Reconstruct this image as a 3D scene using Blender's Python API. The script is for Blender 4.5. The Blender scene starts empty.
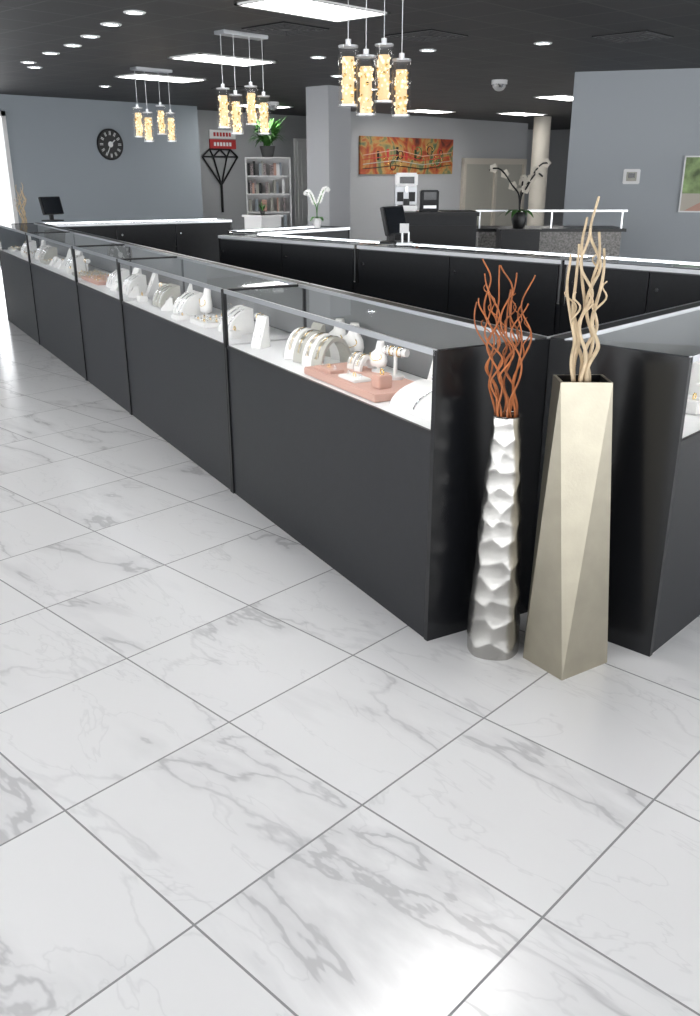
import bpy, bmesh, math, random
from mathutils import Vector, Matrix
random.seed(4)
D=bpy.data; C=bpy.context
# ------------------------------------------------------------------ materials
def mat(name,col,rough=.5,metal=0.,emit=None,es=0.,spec=.5,bump=0,bscale=200,var=0,vscale=5,coat=0):
    m=D.materials.new(name); m.use_nodes=True; nt=m.node_tree; b=nt.nodes['Principled BSDF']
    b.inputs['Base Color'].default_value=(*col,1); b.inputs['Roughness'].default_value=rough
    b.inputs['Metallic'].default_value=metal; b.inputs['Specular IOR Level'].default_value=spec
    b.inputs['Coat Weight'].default_value=coat
    if emit: b.inputs['Emission Color'].default_value=(*emit,1); b.inputs['Emission Strength'].default_value=es
    if bump or var:
        g=nt.nodes.new('ShaderNodeNewGeometry'); n=nt.nodes.new('ShaderNodeTexNoise'); n.inputs['Detail'].default_value=4
        nt.links.new(g.outputs['Position'],n.inputs['Vector'])
        if bump:
            n.inputs['Scale'].default_value=bscale
            bp=nt.nodes.new('ShaderNodeBump'); bp.inputs['Strength'].default_value=bump; bp.inputs['Distance'].default_value=.01
            nt.links.new(n.outputs['Fac'],bp.inputs['Height']); nt.links.new(bp.outputs[0],b.inputs['Normal'])
        if var:
            n2=nt.nodes.new('ShaderNodeTexNoise'); n2.inputs['Scale'].default_value=vscale; n2.inputs['Detail'].default_value=4
            nt.links.new(g.outputs['Position'],n2.inputs['Vector'])
            r=nt.nodes.new('ShaderNodeValToRGB'); e=r.color_ramp.elements
            e[0].position=.3;e[1].position=.7
            e[0].color=(*[c*(1-var) for c in col],1); e[1].color=(*[min(1,c*(1+var)) for c in col],1)
            nt.links.new(n2.outputs['Fac'],r.inputs[0]); nt.links.new(r.outputs[0],b.inputs['Base Color'])
    return m
def glassmat(name,tint=(1,1,1),base=.05,k=.75):
    m=D.materials.new(name); m.use_nodes=True; nt=m.node_tree; nt.nodes.clear()
    o=nt.nodes.new('ShaderNodeOutputMaterial'); t=nt.nodes.new('ShaderNodeBsdfTransparent'); g=nt.nodes.new('ShaderNodeBsdfGlossy')
    g.inputs['Roughness'].default_value=.02; t.inputs[0].default_value=(*tint,1)
    mx=nt.nodes.new('ShaderNodeMixShader'); lw=nt.nodes.new('ShaderNodeLayerWeight'); lw.inputs[0].default_value=.5
    pw=nt.nodes.new('ShaderNodeMath'); pw.operation='POWER'; pw.inputs[1].default_value=4.5; nt.links.new(lw.outputs['Facing'],pw.inputs[0])
    ma=nt.nodes.new('ShaderNodeMath'); ma.operation='MULTIPLY_ADD'; ma.inputs[1].default_value=k; ma.inputs[2].default_value=base; nt.links.new(pw.outputs[0],ma.inputs[0])
    nt.links.new(ma.outputs[0],mx.inputs[0]); nt.links.new(t.outputs[0],mx.inputs[1]); nt.links.new(g.outputs[0],mx.inputs[2])
    nt.links.new(mx.outputs[0],o.inputs[0]); return m
def floormat():
    m=D.materials.new('marble_tile'); m.use_nodes=True; nt=m.node_tree; N=nt.nodes.new; L=nt.links.new
    b=nt.nodes['Principled BSDF']; b.inputs['Specular IOR Level'].default_value=.45
    g=N('ShaderNodeNewGeometry')
    def vm(op,a,bv):
        n=N('ShaderNodeVectorMath'); n.operation=op
        for i,v in enumerate((a,bv)):
            if v is None: continue
            if isinstance(v,tuple): n.inputs[i].default_value=v
            else: L(v,n.inputs[i])
        return n.outputs[0]
    def mm(op,a,bv=None,cv=None):
        n=N('ShaderNodeMath'); n.operation=op
        for i,v in enumerate((a,bv,cv)):
            if v is None: continue
            if isinstance(v,(int,float)): n.inputs[i].default_value=v
            else: L(v,n.inputs[i])
        return n.outputs[0]
    TT=.563
    t=vm('MULTIPLY',vm('SUBTRACT',g.outputs['Position'],(1.449,1.325,0)),(1/TT,1/TT,0))
    cell=vm('FLOOR',t,None); fr=vm('FRACTION',t,None)
    s=N('ShaderNodeSeparateXYZ'); L(fr,s.inputs[0])
    ex=mm('MINIMUM',s.outputs[0],mm('SUBTRACT',1,s.outputs[0])); ey=mm('MINIMUM',s.outputs[1],mm('SUBTRACT',1,s.outputs[1]))
    ed=mm('MINIMUM',ex,ey); grout=mm('LESS_THAN',ed,.0052)
    wn=N('ShaderNodeTexWhiteNoise'); wn.noise_dimensions='2D'; L(cell,wn.inputs['Vector'])
    off=vm('MULTIPLY',wn.outputs['Color'],(30,30,30))
    P=vm('ADD',vm('MULTIPLY',g.outputs['Position'],(1,1,0)),off)
    mp=N('ShaderNodeMapping'); mp.inputs['Rotation'].default_value=(0,0,math.radians(-20)); mp.inputs['Scale'].default_value=(1.5,.5,1); L(P,mp.inputs[0])
    def ridge(scale,w,dist,det=6,rough=.55):
        n=N('ShaderNodeTexNoise'); n.inputs['Scale'].default_value=scale; n.inputs['Detail'].default_value=det; n.inputs['Distortion'].default_value=dist
        n.inputs['Roughness'].default_value=rough
        L(mp.outputs[0],n.inputs['Vector'])
        a=mm('ABSOLUTE',mm('SUBTRACT',n.outputs['Fac'],.5))
        r=N('ShaderNodeMapRange'); r.inputs['From Min'].default_value=0; r.inputs['From Max'].default_value=w; r.inputs['To Min'].default_value=1; r.inputs['To Max'].default_value=0
        L(a,r.inputs[0]); return r.outputs[0]
    n3=N('ShaderNodeTexNoise'); n3.inputs['Scale'].default_value=1.3; n3.inputs['Detail'].default_value=2; L(mp.outputs[0],n3.inputs['Vector'])
    r3=N('ShaderNodeMapRange'); r3.inputs['From Min'].default_value=.45; r3.inputs['From Max'].default_value=.62; L(n3.outputs['Fac'],r3.inputs[0])
    v1=mm('MULTIPLY',ridge(1.25,.009,.35,6,.52),mm('ADD',mm('MULTIPLY',r3.outputs[0],.7),.3))
    v2=mm('MULTIPLY',ridge(1.25,.05,.35,6,.52),mm('MULTIPLY',r3.outputs[0],.5))
    v4=mm('MULTIPLY',ridge(2.6,.008,.5,5),.26)
    v=mm('MINIMUM',mm('ADD',mm('ADD',v1,v2),v4),1)
    c=N('ShaderNodeMix'); c.data_type='RGBA'; L(mm('MULTIPLY',v,.5),c.inputs['Factor'])
    c.inputs[6].default_value=(.86,.862,.87,1); c.inputs[7].default_value=(.34,.34,.355,1)
    c2=N('ShaderNodeMix'); c2.data_type='RGBA'; L(grout,c2.inputs['Factor']); L(c.outputs[2],c2.inputs[6]); c2.inputs[7].default_value=(.29,.29,.30,1)
    L(c2.outputs[2],b.inputs['Base Color'])
    rr=N('ShaderNodeMapRange'); rr.inputs['To Min'].default_value=.19; rr.inputs['To Max'].default_value=.8; L(grout,rr.inputs[0]); L(rr.outputs[0],b.inputs['Roughness'])
    bp=N('ShaderNodeBump'); bp.inputs['Strength'].default_value=.4; bp.inputs['Distance'].default_value=.002; L(mm('SUBTRACT',1,grout),bp.inputs['Height']); L(bp.outputs[0],b.inputs['Normal'])
    return m
def ceilmat():
    m=D.materials.new('black_ceiling_tile'); m.use_nodes=True; nt=m.node_tree; N=nt.nodes.new; L=nt.links.new
    b=nt.nodes['Principled BSDF']; b.inputs['Roughness'].default_value=.6
    g=N('ShaderNodeNewGeometry'); br=N('ShaderNodeTexBrick'); br.offset=0; br.inputs['Scale'].default_value=1
    br.inputs['Brick Width'].default_value=.61; br.inputs['Row Height'].default_value=.61; br.inputs['Mortar Size'].default_value=.012
    br.inputs['Color1'].default_value=(.015,.015,.016,1); br.inputs['Color2'].default_value=(.026,.025,.026,1); br.inputs['Mortar'].default_value=(.055,.055,.057,1)
    L(g.outputs['Position'],br.inputs['Vector']); L(br.outputs['Color'],b.inputs['Base Color']); return m
def paintmat():
    m=D.materials.new('abstract_painting_canvas'); m.use_nodes=True; nt=m.node_tree; N=nt.nodes.new; L=nt.links.new
    b=nt.nodes['Principled BSDF']; b.inputs['Roughness'].default_value=.6
    tc=N('ShaderNodeTexCoord'); n=N('ShaderNodeTexNoise'); n.inputs['Scale'].default_value=1.6; n.inputs['Detail'].default_value=3; n.inputs['Distortion'].default_value=1.8
    L(tc.outputs['Object'],n.inputs[0]); r=N('ShaderNodeValToRGB'); e=r.color_ramp.elements
    e[0].position=.32; e[0].color=(.10,.02,.012,1); e[1].position=.72; e[1].color=(.07,.13,.07,1)
    for p,c in [(.42,(.33,.05,.02,1)),(.5,(.42,.13,.03,1)),(.56,(.42,.26,.08,1)),(.63,(.14,.17,.08,1))]:
        x=e.new(p); x.color=c
    L(n.outputs['Fac'],r.inputs[0]); L(r.outputs[0],b.inputs['Base Color']); return m
FLOOR=floormat(); CEIL=ceilmat(); PAINT=paintmat()
WALLB=mat('wall_blue_grey',(.345,.385,.42),.85,bump=.05); WALLG=mat('wall_grey',(.40,.41,.42),.85,bump=.05)
WALLR=mat('wall_cool_grey',(.40,.43,.46),.85,bump=.05); COLM=mat('column_grey',(.46,.47,.49),.8,bump=.05)
BLACK=mat('black_laminate',(.008,.009,.0115),.40,spec=.38,bump=.08,bscale=300,var=.15,vscale=30)
BLACKG=mat('black_end_panel',(.007,.0075,.009),.20,spec=.4)
BLACK2=mat('black_edge',(.004,.004,.005),.35,spec=.4)
ALU=mat('aluminium',(.75,.76,.78),.3,1.); ALUD=mat('satin_rail',(.52,.53,.55),.35,1.); WHITE=mat('white_laminate',(.85,.85,.85),.45)
LEATH=mat('white_leatherette',(.80,.79,.77),.5,bump=.1,bscale=400); GREYL=mat('taupe_leatherette',(.42,.41,.36),.5)
DOORI=mat('grey_sliding_door',(.20,.205,.21),.3)
PINK=mat('pink_tray_suede',(.58,.35,.28),.7,bump=.1); GOLD=mat('gold',(.9,.65,.25),.2,1.); SILV=mat('silver',(.85,.85,.87),.15,1.)
GLASS=glassmat('clear_glass'); TOPG=glassmat('case_top_glass',(.97,.985,.98),.06,.5)
LED=mat('led_strip',(1,1,1),.5,emit=(.93,.97,1),es=8); PANEL=mat('light_panel',(1,1,1),.5,emit=(1,.98,.96),es=9)
SPOT=mat('spot_emitter',(1,1,1),.5,emit=(.9,.95,1),es=9); TRIMW=mat('white_trim',(.8,.8,.8),.4)
HAMM=mat('hammered_silver',(.43,.42,.40),.27,1.,bump=.10,bscale=60); CHAMP=mat('champagne_metal',(.38,.35,.28),.34,.9,bump=.05,bscale=120,var=.06,vscale=12)
ORAN=mat('orange_willow',(.36,.11,.03),.6,var=.4,vscale=25); CREAM=mat('cream_willow',(.55,.43,.28),.6,var=.2,vscale=25)
LEAF=mat('leaf_green',(.05,.17,.03),.5,var=.4,vscale=20); PETAL=mat('white_petal',(.85,.85,.83),.5)
RED=mat('red_sign',(.5,.03,.03),.5); SCREEN=mat('dark_screen',(.01,.012,.016),.12); CREAMW=mat('cream_paint',(.55,.51,.44),.6)
BULB=mat('bubble_glow',(.6,.45,.26),.4,emit=(1,.66,.32),es=.32); BUBB=mat('bubble_glass',(.8,.7,.5),.1,emit=(1,.8,.5),es=.6)
STONE=mat('grey_granite',(.22,.21,.2),.35,var=.6,vscale=40); TERR=mat('pot',(.08,.08,.08),.5); BOOK=mat('books',(.3,.25,.25),.6,var=.8,vscale=40)
GREENP=mat('artwork_green',(.26,.36,.16),.6,var=.6,vscale=6); BEIGE=mat('beige_column',(.50,.47,.41),.7)
# ------------------------------------------------------------------ mesh builder
class B:
    def __init__(s): s.v=[];s.f=[];s.m=[];s.sm=[];s.mats=[]
    def mi(s,m):
        if m not in s.mats: s.mats.append(m)
        return s.mats.index(m)
    def add(s,vs,fs,m,M=None,smooth=False):
        o=len(s.v); k=s.mi(m)
        for v in vs:
            v=Vector(v); s.v.append(M@v if M else v)
        for f in fs: s.f.append([i+o for i in f]); s.m.append(k); s.sm.append(smooth)
    def box(s,x0,x1,y0,y1,z0,z1,m,M=None,bev=0):
        if bev:
            bm=bmesh.new(); bmesh.ops.create_cube(bm,size=1)
            for v in bm.verts: v.co=Vector(((x0+x1)/2+v.co.x*(x1-x0),(y0+y1)/2+v.co.y*(y1-y0),(z0+z1)/2+v.co.z*(z1-z0)))
            bmesh.ops.bevel(bm,geom=bm.edges[:],offset=bev,segments=2,affect='EDGES')
            bm.verts.index_update()
            s.add([v.co.copy() for v in bm.verts],[[v.index for v in f.verts] for f in bm.faces],m,M); bm.free(); return
        s.add([(x0,y0,z0),(x1,y0,z0),(x1,y1,z0),(x0,y1,z0),(x0,y0,z1),(x1,y0,z1),(x1,y1,z1),(x0,y1,z1)],
              [(0,3,2,1),(4,5,6,7),(0,1,5,4),(1,2,6,5),(2,3,7,6),(3,0,4,7)],m,M)
    def loft(s,rings,m,n=20,M=None,smooth=True,cap=True):
        vs=[];fs=[]
        for (cx,cy,z,rx,ry) in rings:
            for i in range(n):
                a=2*math.pi*i/n; vs.append((cx+rx*math.cos(a),cy+ry*math.sin(a),z))
        for j in range(len(rings)-1):
            for i in range(n): fs.append((j*n+i,j*n+(i+1)%n,(j+1)*n+(i+1)%n,(j+1)*n+i))
        s.add(vs,fs,m,M,smooth)
        if cap:
            s.add(vs[:n],[list(range(n))[::-1]],m,M); s.add(vs[-n:],[list(range(n))],m,M)
    def cyl(s,x,y,z0,z1,r,m,n=20,M=None,r1=None):
        s.loft([(x,y,z0,r,r),(x,y,z1,r1 or r,r1 or r)],m,n,M)
    def tube(s,pts,r,m,n=6,M=None,r1=None,closed=False):
        pts=[Vector(p) for p in pts]; vs=[];fs=[]; K=len(pts)
        prev=None
        for k,p in enumerate(pts):
            if closed: t=(pts[(k+1)%K]-pts[k-1])
            else: t=(pts[min(k+1,K-1)]-pts[max(k-1,0)])
            t.normalize(); a=Vector((0,0,1)) if abs(t.z)<.9 else Vector((1,0,0))
            if prev is None: u=t.cross(a).normalized()
            else:
                u=(prev-t*prev.dot(t)); u=u.normalized() if u.length>1e-5 else t.cross(a).normalized()
            prev=u; w=t.cross(u); rr=r+((r1 if r1 is not None else r)-r)*k/max(1,K-1)
            for i in range(n):
                an=2*math.pi*i/n; vs.append(p+(u*math.cos(an)+w*math.sin(an))*rr)
        for j in range(K if closed else K-1):
            for i in range(n):
                j2=(j+1)%K; fs.append((j*n+i,j*n+(i+1)%n,j2*n+(i+1)%n,j2*n+i))
        s.add(vs,fs,m,M,True)
        if not closed: s.add(vs[:n],[list(range(n))[::-1]],m,M); s.add(vs[-n:],[list(range(n))],m,M)
    def ring(s,c,R,r,m,M=None,ax='z',n=18):
        pts=[]
        for i in range(n):
            a=2*math.pi*i/n; x,y=R*math.cos(a),R*math.sin(a)
            pts.append(Vector(c)+(Vector((x,y,0)) if ax=='z' else Vector((x,0,y)) if ax=='y' else Vector((0,x,y))))
        s.tube(pts,r,m,5,M,closed=True)
    def extr(s,prof,x0,x1,m,M=None,smooth=False): # profile in (y,z)
        n=len(prof); vs=[(x0,y,z) for y,z in prof]+[(x1,y,z) for y,z in prof]
        s.add(vs,[(i,(i+1)%n,n+(i+1)%n,n+i) for i in range(n)],m,M,smooth); s.add(vs,[list(range(n))[::-1],list(range(n,2*n))],m,M)
    def obj(s,name,loc=(0,0,0),rz=0,parent=None):
        me=D.meshes.new(name); me.from_pydata([tuple(v) for v in s.v],[],s.f); 
        for m in s.mats: me.materials.append(m)
        for i,p in enumerate(me.polygons): p.material_index=s.m[i]; p.use_smooth=s.sm[i]
        bm=bmesh.new(); bm.from_mesh(me); bmesh.ops.recalc_face_normals(bm,faces=bm.faces); bm.to_mesh(me); bm.free()
        o=D.objects.new(name,me); C.collection.objects.link(o); o.location=loc; o.rotation_euler=(0,0,rz)
        if parent: o.parent=parent
        return o
def T(x,y,z=0,rz=0,sc=1): return Matrix.Translation((x,y,z))@Matrix.Rotation(rz,4,'Z')@Matrix.Scale(sc,4)
# ------------------------------------------------------------------ room
CH=2.9
b=B(); b.box(-4,28,-6,20,-.1,0,FLOOR); b.obj('floor')
b=B(); b.box(-4,28,-6,20,CH,CH+.1,CEIL); b.obj('ceiling')
b=B(); b.box(8.40,12.74,16.5,16.7,0,CH,WALLB); b.box(-4,6.2,16.5,16.7,0,CH,WALLB); b.box(6.2,8.40,16.5,16.7,2.62,CH,WALLB)
b.box(12.54,12.74,16.7,17.4,0,CH,WALLB); b.obj('wall_back')
b=B(); b.box(12.74,28,17.4,17.6,0,CH,WALLG); b.obj('wall_rear')
b=B(); b.box(15.9,23.6,15.3,15.5,0,CH,WALLG); b.obj('wall_painting')
b=B(); b.box(27.8,28,-6,17.4,0,CH,WALLG); b.obj('wall_right')
# storefronts (open glazing, daylight)
def storefront(name,horizontal,fixed,a0,a1,n,z0=.1,z1=2.6):
    b=B()
    def bx(u0,u1,zz0,zz1,m=ALU,th=.08):
        if horizontal: b.box(u0,u1,fixed-th,fixed,zz0,zz1,m)
        else: b.box(fixed-th,fixed,u0,u1,zz0,zz1,m)
    bx(a0,a1,0,z0); bx(a0,a1,z1,CH,WALLB)
    for i in range(n+1):
        u=a0+(a1-a0)*i/n; bx(max(a0,u-.03),min(a1,u+.03),z0,z1)
    b.obj(name)
storefront('window_1',False,-3.9,-6,16.5,12)
storefront('window_2',True,-5.9,-3.9,27.8,16)
b=B(); 
for x in (6.2,7.3,8.32): b.box(x,x+.08,16.45,16.6,0,2.62,TRIMW)
b.box(6.2,8.40,16.45,16.6,2.54,2.62,TRIMW); b.box(6.2,8.40,16.45,16.6,0,.1,TRIMW); b.obj('window_3')
# right wall block
ang=math.atan2(-.903,.43)
b=B(); b.box(0,5.5,0,.25,0,CH,WALLR); b.obj('wall_partition',(12.10,7.14,0),ang)
b=B(); b.box(0,5.5,-.015,0,0,.1,TRIMW); b.obj('baseboard_partition',(12.10,7.14,0),ang)
def onwall(bb,name,s,z): return bb.obj(name,(12.10+.43*s,7.14-.903*s,z),ang)
b=B(); b.box(-.115,.115,-.03,0,-.10,.10,WHITE,bev=.01); b.box(-.07,.07,-.034,-.03,-.06,.06,GREYL); b.box(-.045,.045,-.038,-.034,-.015,.045,SCREEN); onwall(b,'thermostat',.90,1.54)
b=B(); b.box(0,1.1,-.03,0,-.36,.36,GREENP); b.box(.0,1.1,-.032,-.03,-.36,-.12,CREAMW)
b.add([(.05,-.033,-.36),(.3,-.033,-.36),(.55,-.033,-.12),(.48,-.033,-.12)],[(0,1,2,3)],PINK); b.add([(.5,-.034,-.12),(.9,-.034,-.12),(.8,-.034,.25),(.6,-.034,.2)],[(0,1,2,3)],LEAF)
for q in ((0,.02),(1.08,1.1)): b.box(q[0],q[1],-.04,0,-.36,.36,WHITE)
for q in ((-.37,-.35),(.35,.37)): b.box(0,1.1,-.04,0,q[0],q[1],WHITE)
onwall(b,'wall_art',1.58,1.44)
# columns
b=B(); b.box(-.26,.26,-.26,.26,0,CH,COLM); b.box(-.275,.275,-.275,.275,0,.12,BLACK); b.obj('square_column',(11.41,11.28,0))
b=B(); b.cyl(0,0,0,CH,.215,BEIGE,32); b.loft([(0,0,0,.27,.27),(0,0,.15,.27,.27),(0,0,.18,.22,.22)],BEIGE,32); b.obj('round_column',(21.06,13.24,0))
# ceiling fixtures
def panel(x,y,w=1.18,d=.6):
    b=B(); b.box(-w/2,w/2,-d/2,d/2,-.012,-.004,PANEL)
    for a in (-1,1):
        b.box(-w/2-.02,w/2+.02,a*d/2-.02,a*d/2+.02,-.016,0,TRIMW); b.box(a*w/2-.02,a*w/2+.02,-d/2-.02,d/2+.02,-.016,0,TRIMW)
    b.obj('ceiling_light_panel',(x,y,CH))
for x,y in [(6.0,6.09),(7.80,9.52),(8.62,11.97),(17.3,13.9),(19.6,12.9),(16,9.6),(13.6,15.4),
            (3.0,2.2),(1.0,-2.2),(1.0,5.8),(-1.5,2.2),(-1.0,9.5),(9.0,1.5),(5.5,-2),(2.5,12.5),(20.5,9),(18,5)]: panel(x,y)
for x,y in [(5.07,7.37),(5.59,8.94),(5.83,9.69),(6.02,10.5),(6.63,12.01),(8.44,8.51),(8.83,7.13),(9.22,5.86),(8.8,13.77),(6.29,11.54),(4.7,6.2),(5.3,8.1),(10.2,9.9),(12.2,11.0),(4.2,3.5)]:
    b=B(); b.loft([(0,0,-.002,.1,.1),(0,0,-.012,.09,.09),(0,0,-.012,.072,.072)],TRIMW,20,cap=False); b.loft([(0,0,-.006,.07,.07),(0,0,-.002,.07,.07)],SPOT,20); b.obj('recessed_downlight',(x,y,CH))
for x,y in [(12.34,8.56),(13.0,14.4)]:
    b=B(); b.cyl(0,0,-.06,0,.12,WHITE,24); b.loft([(0,0,-.06,.11,.11),(0,0,-.10,.10,.10),(0,0,-.14,.065,.065),(0,0,-.155,.02,.02)],SILV,24); b.obj('dome_camera',(x,y,CH))
VENT=mat('dark_vent_slat',(.06,.06,.062),.5)
for x,y in [(9.4,4.91),(6.6,7.1),(7.9,6.4),(10.5,12.5)]:
    b=B(); b.box(-.3,.3,-.3,.3,-.012,0,BLACK2)
    for k in range(4):
        q=.26-k*.06
        for a in (-1,1): b.box(-q,q,a*q-.008,a*q+.008,-.02,-.012,VENT); b.box(a*q-.008,a*q+.008,-q,q,-.02,-.012,VENT)
    b.obj('ceiling_vent',(x,y,CH))
# ------------------------------------------------------------------ pendants
def pendant(x,y,seed,base=1.955):
    rnd=random.Random(seed); b=B()
    b.box(-.29,.29,-.08,.08,-.035,0,ALU,bev=.005)
    for i,(px,py,dz) in enumerate([(-.255,.02,.055),(-.144,-.04,0),(.14,.05,.10),(.25,-.02,.01)]):
        z0=base-CH+dz; h=.38; r=.066
        b.cyl(px,py,z0+h+.03,-.03,.003,ALU,6)
        b.cyl(px,py,z0+h-.01,z0+h+.035,.02,ALU,14)
        b.cyl(px,py,z0+h-.014,z0+h-.002,r,ALU,24)
        b.loft([(px,py,z0,r,r),(px,py,z0+h,r,r)],GLASS,24,cap=False)
        b.loft([(px,py,z0+.025,.040,.040),(px,py,z0+h-.07,.040,.040)],BULB,16)
        for k in range(60):
            a=rnd.random()*6.28; zz=z0+.03+rnd.random()*(h-.11); rr=.005+rnd.random()*.008; cx,cy=px+.044*math.cos(a),py+.044*math.sin(a)
            b.loft([(cx,cy,zz-rr,.001,.001),(cx,cy,zz-rr*.5,rr*.86,rr*.86),(cx,cy,zz+rr*.5,rr*.86,rr*.86),(cx,cy,zz+rr,.001,.001)],GOLD if k%3==0 else BUBB,7)
        b.cyl(px,py,z0+.008,z0+.02,r*.97,ALU,24)
    b.obj('pendant_light_cluster',(x,y,CH))
pendant(5.06,4.54,1); pendant(6.52,7.66,2); pendant(7.80,11.05,3,1.98)
# ------------------------------------------------------------------ display cases
def case(name,L,loc,rz,W=.47,H=1.06,end0=False,end1=False,doors=3):
    b=B(); g=.002; zb=.775
    def quad(p,m): b.add(p,[(0,1,2,3)],m)
    b.box(g,L-g,.004,W-.004,.0,zb,BLACK)                 # base body
    b.box(.022,L-.022,.012,W-.03,zb,zb+.01,WHITE)         # deck
    for x,e in ((0,end0),(L,end1)):
        s=1 if x==0 else -1
        if e: a,c=sorted((x+s*0,x+s*.022)); b.box(a,c,0,W,0,H,BLACKG)
        else:
            a,c=sorted((x+s*g,x+s*.022)); b.box(a,c,-.004,.02,0,zb,BLACK2)
            a2,c2=sorted((x+s*g,x+s*.013)); b.box(a2,c2,-.004,.014,zb,H,BLACK2); b.box(a2,c2,W-.02,W,zb,H,BLACK2)
            quad([(x+s*.006,.016,zb),(x+s*.006,W-.02,zb),(x+s*.006,W-.02,H-.01),(x+s*.006,.016,H-.01)],GLASS)
            b.box(a2,c2,0,W,H-.01,H+.002,BLACK2)
    b.box(.022,L-.022,.0,.012,zb-.006,zb+.012,BLACK2)        # front lower rail
    quad([(.012,.005,zb+.01),(L-.012,.005,zb+.01),(L-.012,.005,H-.008),(.012,.005,H-.008)],GLASS)
    quad([(.012,.01,H-.003),(L-.012,.01,H-.003),(L-.012,W-.055,H-.003),(.012,W-.055,H-.003)],TOPG)
    b.box(.012,L-.012,0,.009,H-.018,H+.003,ALUD)             # top front rail
    b.box(.022,L-.022,.009,.020,H-.014,H-.006,LED)            # LED strip behind the rail
    b.box(.012,L-.012,W-.055,W,H-.012,H+.003,BLACK2)         # rear ledge
    b.box(.012,L-.012,W-.060,W-.055,H-.012,H+.004,ALUD)
    b.box(.022,L-.022,W-.022,W-.012,zb+.01,H-.012,DOORI)   # rear sliding doors
    for k in range(doors):
        x0=.03+(L-.06)*k/doors; x1=.03+(L-.06)*(k+1)/doors
        b.box(x0+.004,x1-.004,W-.004,W+.010,.06,H-.03,BLACK)
        b.cyl(0,0,0,.012,.012,SILV,12,Matrix.Translation((x1-.06,W+.010,H-.13))@Matrix.Rotation(-math.pi/2,4,'X'))
    b.box(.012,L-.012,W-.002,W+.014,H-.022,H+.003,ALU)
    return b.obj(name,loc,rz)
# display props in case-local coordinates
def bust(b,x,y,z,s=1,m=LEATH,r=0):
    M=T(x,y,z,r,s)
    b.loft([(0,0,0,.045,.035),(0,0,.01,.045,.035),(0,.005,.015,.012,.012),(0,.005,.03,.012,.012),(0,0,.034,.06,.03),(0,0,.07,.072,.034),(0,.004,.105,.062,.03),(0,.012,.13,.032,.024),(0,.016,.165,.026,.022),(0,.018,.18,.022,.02)],m,18,M)
    pts=[(.05*math.sin(a)*1.0,-.037+.015*abs(math.sin(a)),.125-.055*(.5+.5*math.cos(a))) for a in [i*.35-2.1 for i in range(13)]]
    b.tube(pts,.0022,GOLD,5,M)
def ramp(b,x,y,z,w=.05,h=.12,d=.12,m=LEATH,r=0):
    prof=[(d/2,0),(-d/2,0)]+[(-d/2+d*(1-math.cos(t)),h*math.sin(t)) for t in [i*math.pi/2/8 for i in range(1,9)]]
    b.extr(prof,-w/2,w/2,m,T(x,y,z,r))
    b.tube([(0,-d/2-.002+d*(1-math.cos(t)),h*math.sin(t)+.003) for t in [.2+i*.13 for i in range(9)]],.003,SILV,5,T(x,y,z,r))
def arch(b,x,y,z,R=.07,w=.035,m=GREYL,r=0):
    prof=[(R*math.cos(t),R*1.25*math.sin(t)) for t in [i*math.pi/14 for i in range(15)]]+[((R-.014)*math.cos(t),(R-.014)*1.25*math.sin(t)) for t in [math.pi-i*math.pi/14 for i in range(15)]]
    b.extr(prof,-w/2,w/2,m,T(x,y,z,r))
    for k in (-1,0,1): b.tube([(k*.009,(R+.003)*math.cos(t),(R+.003)*1.25*math.sin(t)) for t in [.3+i*.25 for i in range(11)]],.002,SILV if k else GOLD,4,T(x,y,z,r))
def tbar(b,x,y,z,m=LEATH,r=0,h=.1):
    M=T(x,y,z,r); b.cyl(0,0,0,.012,.035,m,16,M); b.cyl(0,0,.012,h,.008,m,10,M)
    b.loft([(0,0,-.06,.016,.016),(0,0,.06,.016,.016)],m,12,M@Matrix.Translation((0,0,h))@Matrix.Rotation(math.pi/2,4,'Y'))
    for k in (-2,-1,0,1,2): b.ring((k*.02,0,h),.02,.0025,GOLD if k%2 else SILV,M,'x',12)
def slant(b,x,y,z,w=.09,h=.12,m=LEATH,r=0):
    b.extr([(.05,0),(-.03,0),(-.03,.012),(.03,h),(.045,h)],-w/2,w/2,m,T(x,y,z,r),False)
    M=T(x,y,z,r); b.tube([(math.sin(a)*w*.3,-.016+.03*(math.cos(a)+1)*.5-.006,h*.42+.035*math.cos(a)) for a in [i*.5-2.2 for i in range(10)]],.0022,SILV,4,M)
def tray(b,x,y,z,w=.3,d=.2,m=LEATH,r=0,h=.025,rings=True):
    M=T(x,y,z,r); b.box(-w/2,w/2,-d/2,d/2,0,h,m,M,bev=.004)
    if rings:
        nx=int(w/.045); ny=int(d/.05)
        for i in range(nx):
            for j in range(ny):
                cx=-w/2+(i+.5)*w/nx; cy=-d/2+(j+.5)*d/ny
                b.ring((cx,cy,h+.006),.010,.0022,GOLD if (i+j)%2 else SILV,M,'y',10)
def boxd(b,x,y,z,w=.07,h=.07,m=LEATH,r=0):
    M=T(x,y,z,r); b.box(-w/2,w/2,-w/2,w/2,0,h,m,M,bev=.004); b.ring((0,0,h+.01),.012,.003,GOLD,M,'y',12)
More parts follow.
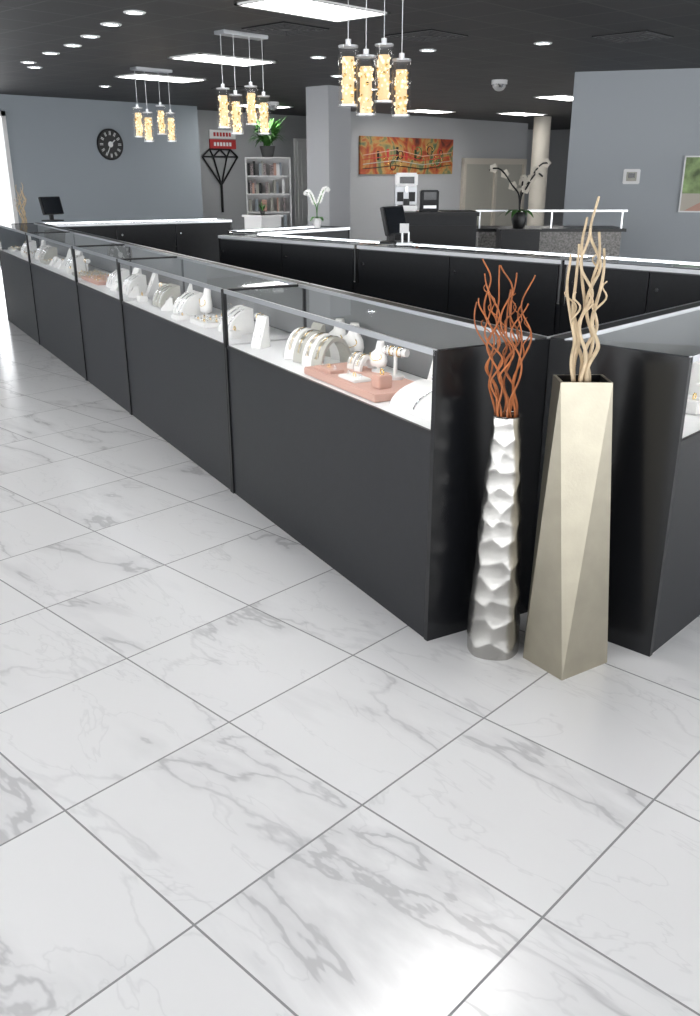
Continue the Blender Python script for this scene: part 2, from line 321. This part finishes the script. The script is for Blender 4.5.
def props(L,loc,rz,seed):
    rnd=random.Random(seed); b=B(); z=.786; x=.1
    while x<L-.1:
        k=rnd.choice(['bust','ramp','arch','tbar','slant','tray','box','slant','ramp','tray'])
        m=rnd.choice([LEATH,LEATH,LEATH,GREYL])
        if k=='bust': bust(b,x,.25,z,.95,m,rnd.uniform(-.3,.3)); tray(b,x,.09,z,.12,.08,LEATH); st=.19
        elif k=='ramp':
            for j in range(3): ramp(b,x+j*.06,.2,z,.05,.13,.14,m)
            st=.24
        elif k=='arch':
            for j in range(3): arch(b,x+j*.055,.22,z,.07,.035,m)
            st=.24
        elif k=='tbar': tbar(b,x+.03,.26,z,m); boxd(b,x,.12,z,.06,.04); st=.2
        elif k=='slant': slant(b,x,.27,z,.1,.15,m,rnd.uniform(-.4,.4)); slant(b,x+.02,.13,z,.07,.08,LEATH,rnd.uniform(-.4,.4)); st=.17
        elif k=='tray': tray(b,x+.08,.2,z,.24,.22,rnd.choice([LEATH,LEATH,PINK,GREYL])); st=.33
        else: boxd(b,x,.24,z,.08,.1,m); boxd(b,x+.06,.13,z,.06,.05); st=.18
        x+=st
    b.obj('jewelry_display_set',loc,rz)
O=Vector((2.27,1.76,0)); dr=Vector((.2957,.9553,0)); rzr=math.atan2(-.9553,-.2957)
js=[0,1.85,3.72,4.98,6.85,8.6]
for i in range(5):
    L=js[i+1]-js[i]; p=O+dr*js[i+1]
    case('display_case',L,p,rzr,end1=(i==0),end0=(i==4))
    if i>0: props(L,p,rzr,i+3)
# near case bespoke props (x grows toward the near end)
b=B(); z=.786
slant(b,.15,.12,z,.06,.15,LEATH,.5)
for j in range(4): arch(b,.45+j*.09,.22,z,.105,.06,GREYL if j in(1,3) else LEATH,.35)
for j in range(2): bust(b,.52+j*.14,.36,z,.95,LEATH,.3)
tray(b,1.10,.17,z,.60,.26,PINK,0,.03,False)
tray(b,.92,.10,z+.03,.15,.07,PINK,0,.012); 
for j in range(2): arch(b,.92+j*.06,.24,z+.03,.05,.035,LEATH,.3)
tray(b,1.12,.11,z+.03,.14,.08,LEATH,0,.012); boxd(b,1.30,.13,z+.03,.06,.05,PINK); tbar(b,1.19,.26,z+.03,LEATH,.3,.11)
bust(b,1.04,.27,z+.03,.7,LEATH,.2)
ramp(b,1.61,.15,z,.28,.085,.17,LEATH,.1); boxd(b,1.52,.35,z,.12,.13,GREYL); boxd(b,1.72,.35,z,.10,.15,LEATH)
slant(b,.30,.34,z,.1,.12,GREYL); slant(b,1.36,.36,z,.10,.15,LEATH,.3)
b.obj('jewelry_display_set',O+dr*1.85,rzr)
# right case
case('display_case',1.85,(2.722,1.12,0),0,W=.505,end0=True); props(1.85,(2.722,1.12,0),0,21)
case('display_case',1.2,(4.572,1.12,0),0,W=.505,end1=True); props(1.2,(4.572,1.12,0),0,22)
# back counters: rear face toward the staff area
y=1.9
for L,dn,sd in [(1.2,2,31),(1.85,2,32),(1.72,2,33)]:
    case('display_case',L,(5.78,y,0),math.pi/2,doors=dn,W=.47); props(L,(5.78,y,0),math.pi/2,sd); y+=L
case('display_case',1.25,(6.9+.15,7.14,0),math.pi,doors=2); props(1.25,(7.05,7.14,0),math.pi,35)
pe=O+dr*8.6+Vector((.9553,-.2957,0))*.485+Vector((.9553,-.2957,0))*2.15
case('display_case',2.14,pe,math.radians(162.8),doors=3,end0=True); props(2.14,pe,math.radians(162.8),36)
# ------------------------------------------------------------------ vases
def silver_vase(loc,name='hammered_silver_vase'):
    rnd=random.Random(7); Hh=.86; b=B()
    def R(z): return .096-.047*(z/Hh)**1.35
    cells=[]; z=.01; row=0
    while z<Hh+.05:
        n=5; ph=rnd.uniform(-.2,.2)
        for i in range(n): cells.append(((i+.5*(row%2)+rnd.uniform(-.13,.13))/n*2*math.pi+ph, z+rnd.uniform(-.014,.014)))
        z+=max(.055,R(min(z,Hh))*.86); row+=1
    nz,na=190,100; vs=[];fs=[]
    for j in range(nz+1):
        zz=Hh*j/nz; r=R(zz)
        for i in range(na):
            a=2*math.pi*i/na; best=9
            for ca,cz in cells:
                if abs(cz-zz)>.15: continue
                da=(a-ca+math.pi)%(2*math.pi)-math.pi
                best=min(best,math.hypot(da*r,(cz-zz)))
            rr=r-.006*(r/.09)+min(best/r,.9)**2*.012*(r/.09)
            vs.append((rr*math.cos(a),rr*math.sin(a),zz))
    for j in range(nz):
        for i in range(na): fs.append((j*na+i,j*na+(i+1)%na,(j+1)*na+(i+1)%na,(j+1)*na+i))
    b.add(vs,fs,HAMM,None,True); b.add(vs[:na],[list(range(na))],HAMM)
    b.loft([(0,0,Hh,.042,.042),(0,0,Hh-.1,.036,.036),(0,0,Hh-.101,.001,.001)],BLACK2,30,cap=False)
    b.loft([(0,0,Hh-.004,.048,.048),(0,0,Hh+.003,.047,.047),(0,0,Hh+.003,.041,.041),(0,0,Hh-.01,.041,.041)],HAMM,40,cap=False)
    return b.obj(name,loc)
def willow(loc,n,z0,h,spread,m,seed,name,amp=.018,r=.005,bias=(0,0),f0=(14,22)):
    rnd=random.Random(seed); b=B()
    for k in range(n):
        a=k/n*6.28+rnd.uniform(-.3,.3); hh=h*rnd.uniform(.66,1); sp=spread*rnd.uniform(.1,1); ph=rnd.uniform(0,6.28); fr=rnd.uniform(*f0)
        pts=[];K=60
        for i in range(K):
            t=i/(K-1); zz=z0-.09+(hh+.09)*t; env=min(1,max(0,(t-.08)*3)); am=amp*env*(1+.3*math.sin(3*zz*7+ph))
            x=math.cos(a)*(.022+sp*t**1.2)+am*math.sin(fr*zz*1.5+ph)+bias[0]*t; yy=math.sin(a)*(.022+sp*t**1.2)+am*math.cos(fr*zz*1.2+ph*1.7)+bias[1]*t
            pts.append((x,yy,zz))
        b.tube(pts,r*rnd.uniform(.8,1.15),m,7,r1=r*.5)
        if rnd.random()<.6:
            s=rnd.randint(28,40); p=Vector(pts[s]); q=[p+Vector((math.cos(a+1)*.04*t+.012*math.sin(12*t),math.sin(a+1)*.04*t+.01*math.sin(9*t),.12*t)) for t in [i/14 for i in range(15)]]
            b.tube(q,r*.6,m,6,r1=r*.3)
    return b.obj(name,loc)
def champ_vase(loc,name='faceted_champagne_vase'):
    b=B(); Hh=1.0; rh=Vector((.6871,-.7266,0)); fh=Vector((.7266,.6871,0))
    base=[(-.0386,-.1355),(.146,-.017),(.0386,.1355),(-.142,.017)]
    cx=-.03; top=[(cx-.078,-.055),(cx+.080,-.06),(cx+.080,.06),(cx-.078,.055)]
    V=[rh*a+fh*c for a,c in base]+[rh*a+fh*c+Vector((0,0,Hh)) for a,c in top]
    inn=[rh*(cx+(a-cx)*.88)+fh*c*.86+Vector((0,0,Hh)) for a,c in top]; ind=[v-Vector((0,0,.12)) for v in inn]
    b.add(V,[(0,1,5),(0,5,4),(1,6,5),(1,2,6),(2,7,6),(2,3,7),(3,4,7),(3,0,4),(0,3,2,1)],CHAMP)
    b.add(V[4:]+inn,[(i,(i+1)%4,4+(i+1)%4,4+i) for i in range(4)],CHAMP)
    b.add(inn+ind,[(i,(i+1)%4,4+(i+1)%4,4+i) for i in range(4)]+[(4,5,6,7)],BLACK2)
    return b.obj(name,loc)
silver_vase((2.395,1.56,0)); willow((2.395,1.56,0),13,.86,.53,.08,ORAN,3,'curly_willow_branches',.016,.0045,(-.035,.03),(18,30))
champ_vase((2.497,1.328,0)); willow((2.477,1.348,0),7,1.0,.54,.055,CREAM,8,'curly_willow_branches',.013,.0075,(-.02,.02),(20,28))
silver_vase((4.95,10.75,0)); willow((4.95,10.75,0),8,.86,.6,.1,CREAM,5,'curly_willow_branches',.02,.008)
champ_vase((5.5,10.6,0)); willow((5.485,10.615,0),6,1.0,.5,.06,CREAM,9,'curly_willow_branches',.02,.008)
# ------------------------------------------------------------------ back area objects
b=B(); M=Matrix.Rotation(math.pi/2,4,'X')
b.cyl(0,0,0,.035,.29,BLACK2,40,M); b.ring((0,-.035,0),.275,.014,BLACK2,None,'y',40); b.cyl(0,0,.035,.038,.055,WHITE,24,M)
for i in range(12):
    a=i*math.pi/6; Mi=Matrix.Translation((0,-.036,0))@Matrix.Rotation(a,4,'Y'); 
    b.box(-.017,-.007,-.004,0,.17,.24,WHITE,Mi); b.box(.007,.017,-.004,0,.17,.24,WHITE,Mi)
b.box(-.008,.008,-.044,-.038,0,.13,WHITE,Matrix.Rotation(.9,4,'Y')); b.box(-.006,.006,-.044,-.038,0,.18,WHITE,Matrix.Rotation(3.6,4,'Y'))
b.obj('wall_clock',(10.53,16.5,2.11))
b=B()
P={'a':(-.52,0,.27),'b':(-.3,0,.43),'c':(.3,0,.43),'d':(.52,0,.27),'e':(0,0,-.35),'f':(-.2,0,.27),'g':(.2,0,.27),'h':(0,0,.43)}
for s in ['ab','bc','cd','ad','ae','de','fe','ge','bf','fh','hg','gc']: b.tube([P[s[0]],P[s[1]]],.02,BLACK2,6)
b.box(-.02,.02,-.02,.02,-.95,-.35,BLACK2); b.obj('diamond_wall_sign',(14.0,17.37,1.66))
b=B(); b.box(-.38,.38,-.03,0,.02,.2,WHITE); b.box(-.38,.38,-.03,0,-.2,0,RED); 
for k in range(6): b.box(-.27+k*.09,-.21+k*.09,-.034,-.03,.065,.15,RED); b.box(-.27+k*.09,-.21+k*.09,-.034,-.03,-.14,-.06,WHITE)
b.obj('wall_sign',(14.1,17.395,2.30))
# bookshelf
b=B(); W=.98
for x in (-W/2,W/2-.03): b.box(x,x+.03,-.18,.18,0,1.9,WHITE)
for k in range(6): b.box(-W/2,W/2,-.18,.18,.02+k*.37,.05+k*.37,WHITE)
b.box(-W/2,W/2,.165,.18,0,1.9,WHITE); rnd=random.Random(2)
BK=[BOOK,BLACK2,GREYL,WHITE,WALLB,PINK]
for k in range(5):
    x=-W/2+.05
    while x<W/2-.12:
        w=rnd.uniform(.03,.07); h=rnd.uniform(.2,.3); b.box(x,x+w,-.13,.1,.05+k*.37,.05+k*.37+h,rnd.choice(BK)); x+=w+rnd.choice([.002,.002,.08])
b.obj('bookshelf',(13.82,15.53,0),math.radians(-40))
def fern(loc,s,n,name,seed=1):
    rnd=random.Random(seed); b=B()
    b.loft([(0,0,0,.09*s,.09*s),(0,0,.16*s,.13*s,.13*s),(0,0,.17*s,.13*s,.13*s),(0,0,.15*s,.11*s,.11*s)],TERR,20)
    for k in range(n):
        a=rnd.uniform(0,6.28); l=rnd.uniform(.22,.38)*s; up=rnd.uniform(.45,.8)*s; w=.03*s; vs=[];fs=[];K=9; dd=rnd.uniform(.25,.5)
        for i in range(K):
            t=i/(K-1); c=Vector((math.cos(a)*l*t,math.sin(a)*l*t,.14*s+up*t-dd*s*t*t)); sd=Vector((-math.sin(a),math.cos(a),0))*w*math.sin(math.pi*min(.98,t*.9+.1))
            vs+= [c+sd,c-sd]
        for i in range(K-1): fs.append((2*i,2*i+1,2*i+3,2*i+2))
        b.add(vs,fs,LEAF,None,True)
    return b.obj(name,loc)
fern((13.80,15.50,1.902),1.3,150,'potted_fern')
fern((9.3,10.6,1.002),.3,24,'small_potted_plant',4)
b=B(); b.box(-.2,.2,-.2,.2,0,1.0,WHITE,bev=.01); b.box(-.22,.22,-.22,.22,.97,1.0,WHITE); b.obj('plant_pedestal',(9.3,10.6,0))
# door
b=B(); b.box(-.5,.5,-.05,0,0,2.38,TRIMW); b.box(-.42,.42,-.07,-.05,0.01,2.3,WHITE); 
for z0,z1 in ((.2,.95),(1.1,2.1)): b.box(-.3,.3,-.08,-.07,z0,z1,WHITE)
b.cyl(0,0,0,.05,.025,SILV,12,Matrix.Translation((.35,-.07,1.0))@Matrix.Rotation(math.pi/2,4,'X')); b.obj('door_1',(16.85,17.395,0))
# painting
b=B(); b.box(-1.78,1.78,-.05,0,-.42,.42,PAINT); rnd=random.Random(5)
for k in range(14):
    r=rnd.uniform(.05,.14); b.ring((rnd.uniform(-.9,1.4),-.055,rnd.uniform(-.22,.22)),r,.010,[BLACK2,GOLD,RED,LEAF][k%4],None,'y',20)
for k in range(4): b.tube([(-1.7,-.055,-.3+k*.1),(-.5,-.055,-.22+k*.12),(.5,-.055,-.3+k*.1),(1.7,-.055,-.2+k*.1)],.010,[BLACK2,GREYL,RED,PINK][k],5)
for k in range(5): b.box(-1.2+k*.35,-1.12+k*.35,-.056,-.05,-.1,.1+.05*(k%3),[BLACK2,RED][k%2])
b.obj('abstract_painting',(18.26,15.295,1.97))
b=B(); 
b.box(-1.5,1.5,-.08,0,0,.1,CREAMW); b.box(-1.5,1.5,-.1,0,1.8,1.95,CREAMW)
for x in (-1.5,-.06,1.38): b.box(x,x+.12,-.09,0,0,1.85,CREAMW)
b.box(-1.4,1.4,-.03,0,.1,1.8,GREYL); b.obj('door_2',(22.0,15.295,0))
# reception desk + machines
fa=-math.radians(46.6)
b=B(); b.box(-.48,.48,-.3,.3,0,1.15,BLACK); b.box(-.5,.5,-.34,.34,1.15,1.19,BLACK2); b.box(-.44,.44,-.31,-.3,.1,1.05,BLACK2); b.obj('reception_desk',(8.26,6.56,0),fa)
b=B()
b.box(-.12,.12,-.14,.14,0,.06,WHITE,bev=.01); b.box(-.12,.12,.0,.14,.06,.30,ALUD,bev=.01); b.box(-.12,.12,-.14,.14,.26,.40,WHITE,bev=.015)
b.box(-.08,.08,-.145,-.14,.29,.36,SCREEN); b.cyl(0,-.07,.2,.26,.02,ALU,12); b.cyl(0,-.07,.062,.13,.035,BLACK2,16); b.box(-.1,.1,-.13,-.01,.06,.066,BLACK2)
b.box(-.10,-.03,-.02,-.001,.1,.2,BLACK2); b.box(.03,.10,-.02,-.001,.1,.2,BLACK2)
b.obj('coffee_machine',(8.07,6.77,1.192),fa)
b=B(); b.box(-.1,.1,-.1,.1,0,.22,BLACK,bev=.01); b.box(-.07,.07,-.105,-.1,.12,.2,SCREEN); b.box(-.07,.07,-.12,-.1,.03,.06,ALU); b.obj('label_printer',(8.26,6.59,1.192),fa)
def monitor(loc,rz,name='pos_monitor',s=1):
    b=B(); b.box(-.1,.1,-.08,.08,0,.015,BLACK2,bev=.004); b.box(-.02,.02,0,.03,.015,.13,BLACK2)
    M=Matrix.Translation((0,0,.17))@Matrix.Rotation(-.25,4,'X'); b.box(-.16*s,.16*s,-.02,.015,-.11*s,.11*s,BLACK2,M,bev=.005); b.box(-.145*s,.145*s,-.022,-.02,-.098*s,.098*s,SCREEN,M)
    b.obj(name,loc,rz)
monitor((5.65,4.86,1.066),fa+1.0)
monitor((5.50,9.95,1.066),fa+1.0,s=.9)
b=B(); b.box(-.06,.06,-.05,.05,0,.02,ALU); b.tube([(-.02,0,.02),(-.02,0,.13)],.009,ALU); b.tube([(.03,0,.02),(.03,.0,.1)],.007,ALU); b.box(-.04,.03,-.008,.008,.09,.16,WHITE); b.obj('countertop_card_stand',(5.55,4.66,1.066),fa)
def orchid(loc,s,name,seed,petm,dark=False,fl=1,lean=1):
    rnd=random.Random(seed); b=B(); b.loft([(0,0,0,.05*s,.05*s),(0,0,.08*s,.07*s,.07*s),(0,0,.14*s,.055*s,.055*s)],BLACK2 if dark else WHITE,18)
    for k in range(6):
        a=k*1.05; vs=[];K=7
        for i in range(K):
            t=i/(K-1); c=Vector((math.cos(a)*.2*s*t,math.sin(a)*.2*s*t,(.14+.12*t-.16*t*t)*s)); sd=Vector((-math.sin(a),math.cos(a),0))*.03*s*math.sin(math.pi*(.1+.88*t)); vs+=[c+sd,c-sd]
        b.add(vs,[(2*i,2*i+1,2*i+3,2*i+2) for i in range(K-1)],LEAF,None,True)
    for q in range(2 if not dark else 4):
        a=q*2.4+.4; pts=[(lean*math.cos(a)*.3*s*t**2,math.sin(a)*.28*s*t**2,(.14+(.62-.05*q)*t-.22*t**3)*s+.03*s*math.sin(9*t)) for t in [i/14 for i in range(15)]]
        b.tube(pts,.008*s,LEAF if not dark else BLACK2,6)
        for i in range(7,15,fl):
            c=Vector(pts[i]); 
            for m_ in range(5):
                an=m_*1.256; e=Vector((math.cos(an)*.045*s,rnd.uniform(-.02,.02)*s,math.sin(an)*.045*s)); f_=Vector((-math.sin(an),0,math.cos(an)))*.02*s
                b.add([c,c+e*.6+f_,c+e,c+e*.6-f_],[(0,1,2,3)],petm)
    b.obj(name,loc,fa)
orchid((6.70,6.80,1.066),.66,'potted_orchid',2,PETAL,lean=.6)
b=B(); b.box(-.95,.95,-.3,.3,0,.86,STONE); b.box(-1,1,-.34,.34,.86,.9,BLACK2); b.add([(-1,-.3,1.12),(1,-.3,1.12),(1,.3,1.12),(-1,.3,1.12)],[(0,1,2,3)],GLASS)
for x in (-.95,0,.93): b.box(x,x+.02,-.3,-.28,.9,1.12,ALU)
b.box(-1,1,-.31,-.295,1.11,1.135,ALU); b.obj('granite_service_counter',(11.0,6.75,0),fa)
b=B(); b.box(-.24,.24,-.2,.2,0,.92,BLACK,bev=.005); b.box(-.26,.26,-.22,.22,.92,.94,BLACK2); b.obj('black_pedestal',(9.95,6.5,0),fa)
orchid((9.95,6.5,.941),1.35,'orchid_arrangement',6,CREAMW,True,3)
# ------------------------------------------------------------------ lighting
w=D.worlds.new('World'); C.scene.world=w; w.use_nodes=True; bg=w.node_tree.nodes['Background']
bg.inputs[0].default_value=(.96,.98,1,1); bg.inputs[1].default_value=2.6
def portal(loc,rot,sx,sy):
    l=D.lights.new('portal','AREA'); l.shape='RECTANGLE'; l.size=sx; l.size_y=sy; l.cycles.is_portal=True
    o=D.objects.new('window_portal',l); C.collection.objects.link(o); o.location=loc; o.rotation_euler=rot
portal((-3.95,5.2,1.35),(0,math.radians(-90),0),2.5,22.4)
portal((12,-5.95,1.35),(math.radians(90),0,0),31.6,2.5)
# ------------------------------------------------------------------ camera
cd=D.cameras.new('camera'); cam=D.objects.new('camera',cd); C.collection.objects.link(cam)
cam.location=(0,0,1.6); cd.sensor_fit='HORIZONTAL'; cd.sensor_width=36; cd.lens=889/700*36
cam.rotation_euler=(math.radians(90)-math.atan(336/889),0,-math.radians(46.6)); C.scene.camera=cam
C.scene.view_settings.view_transform='Standard'; C.scene.view_settings.exposure=.92
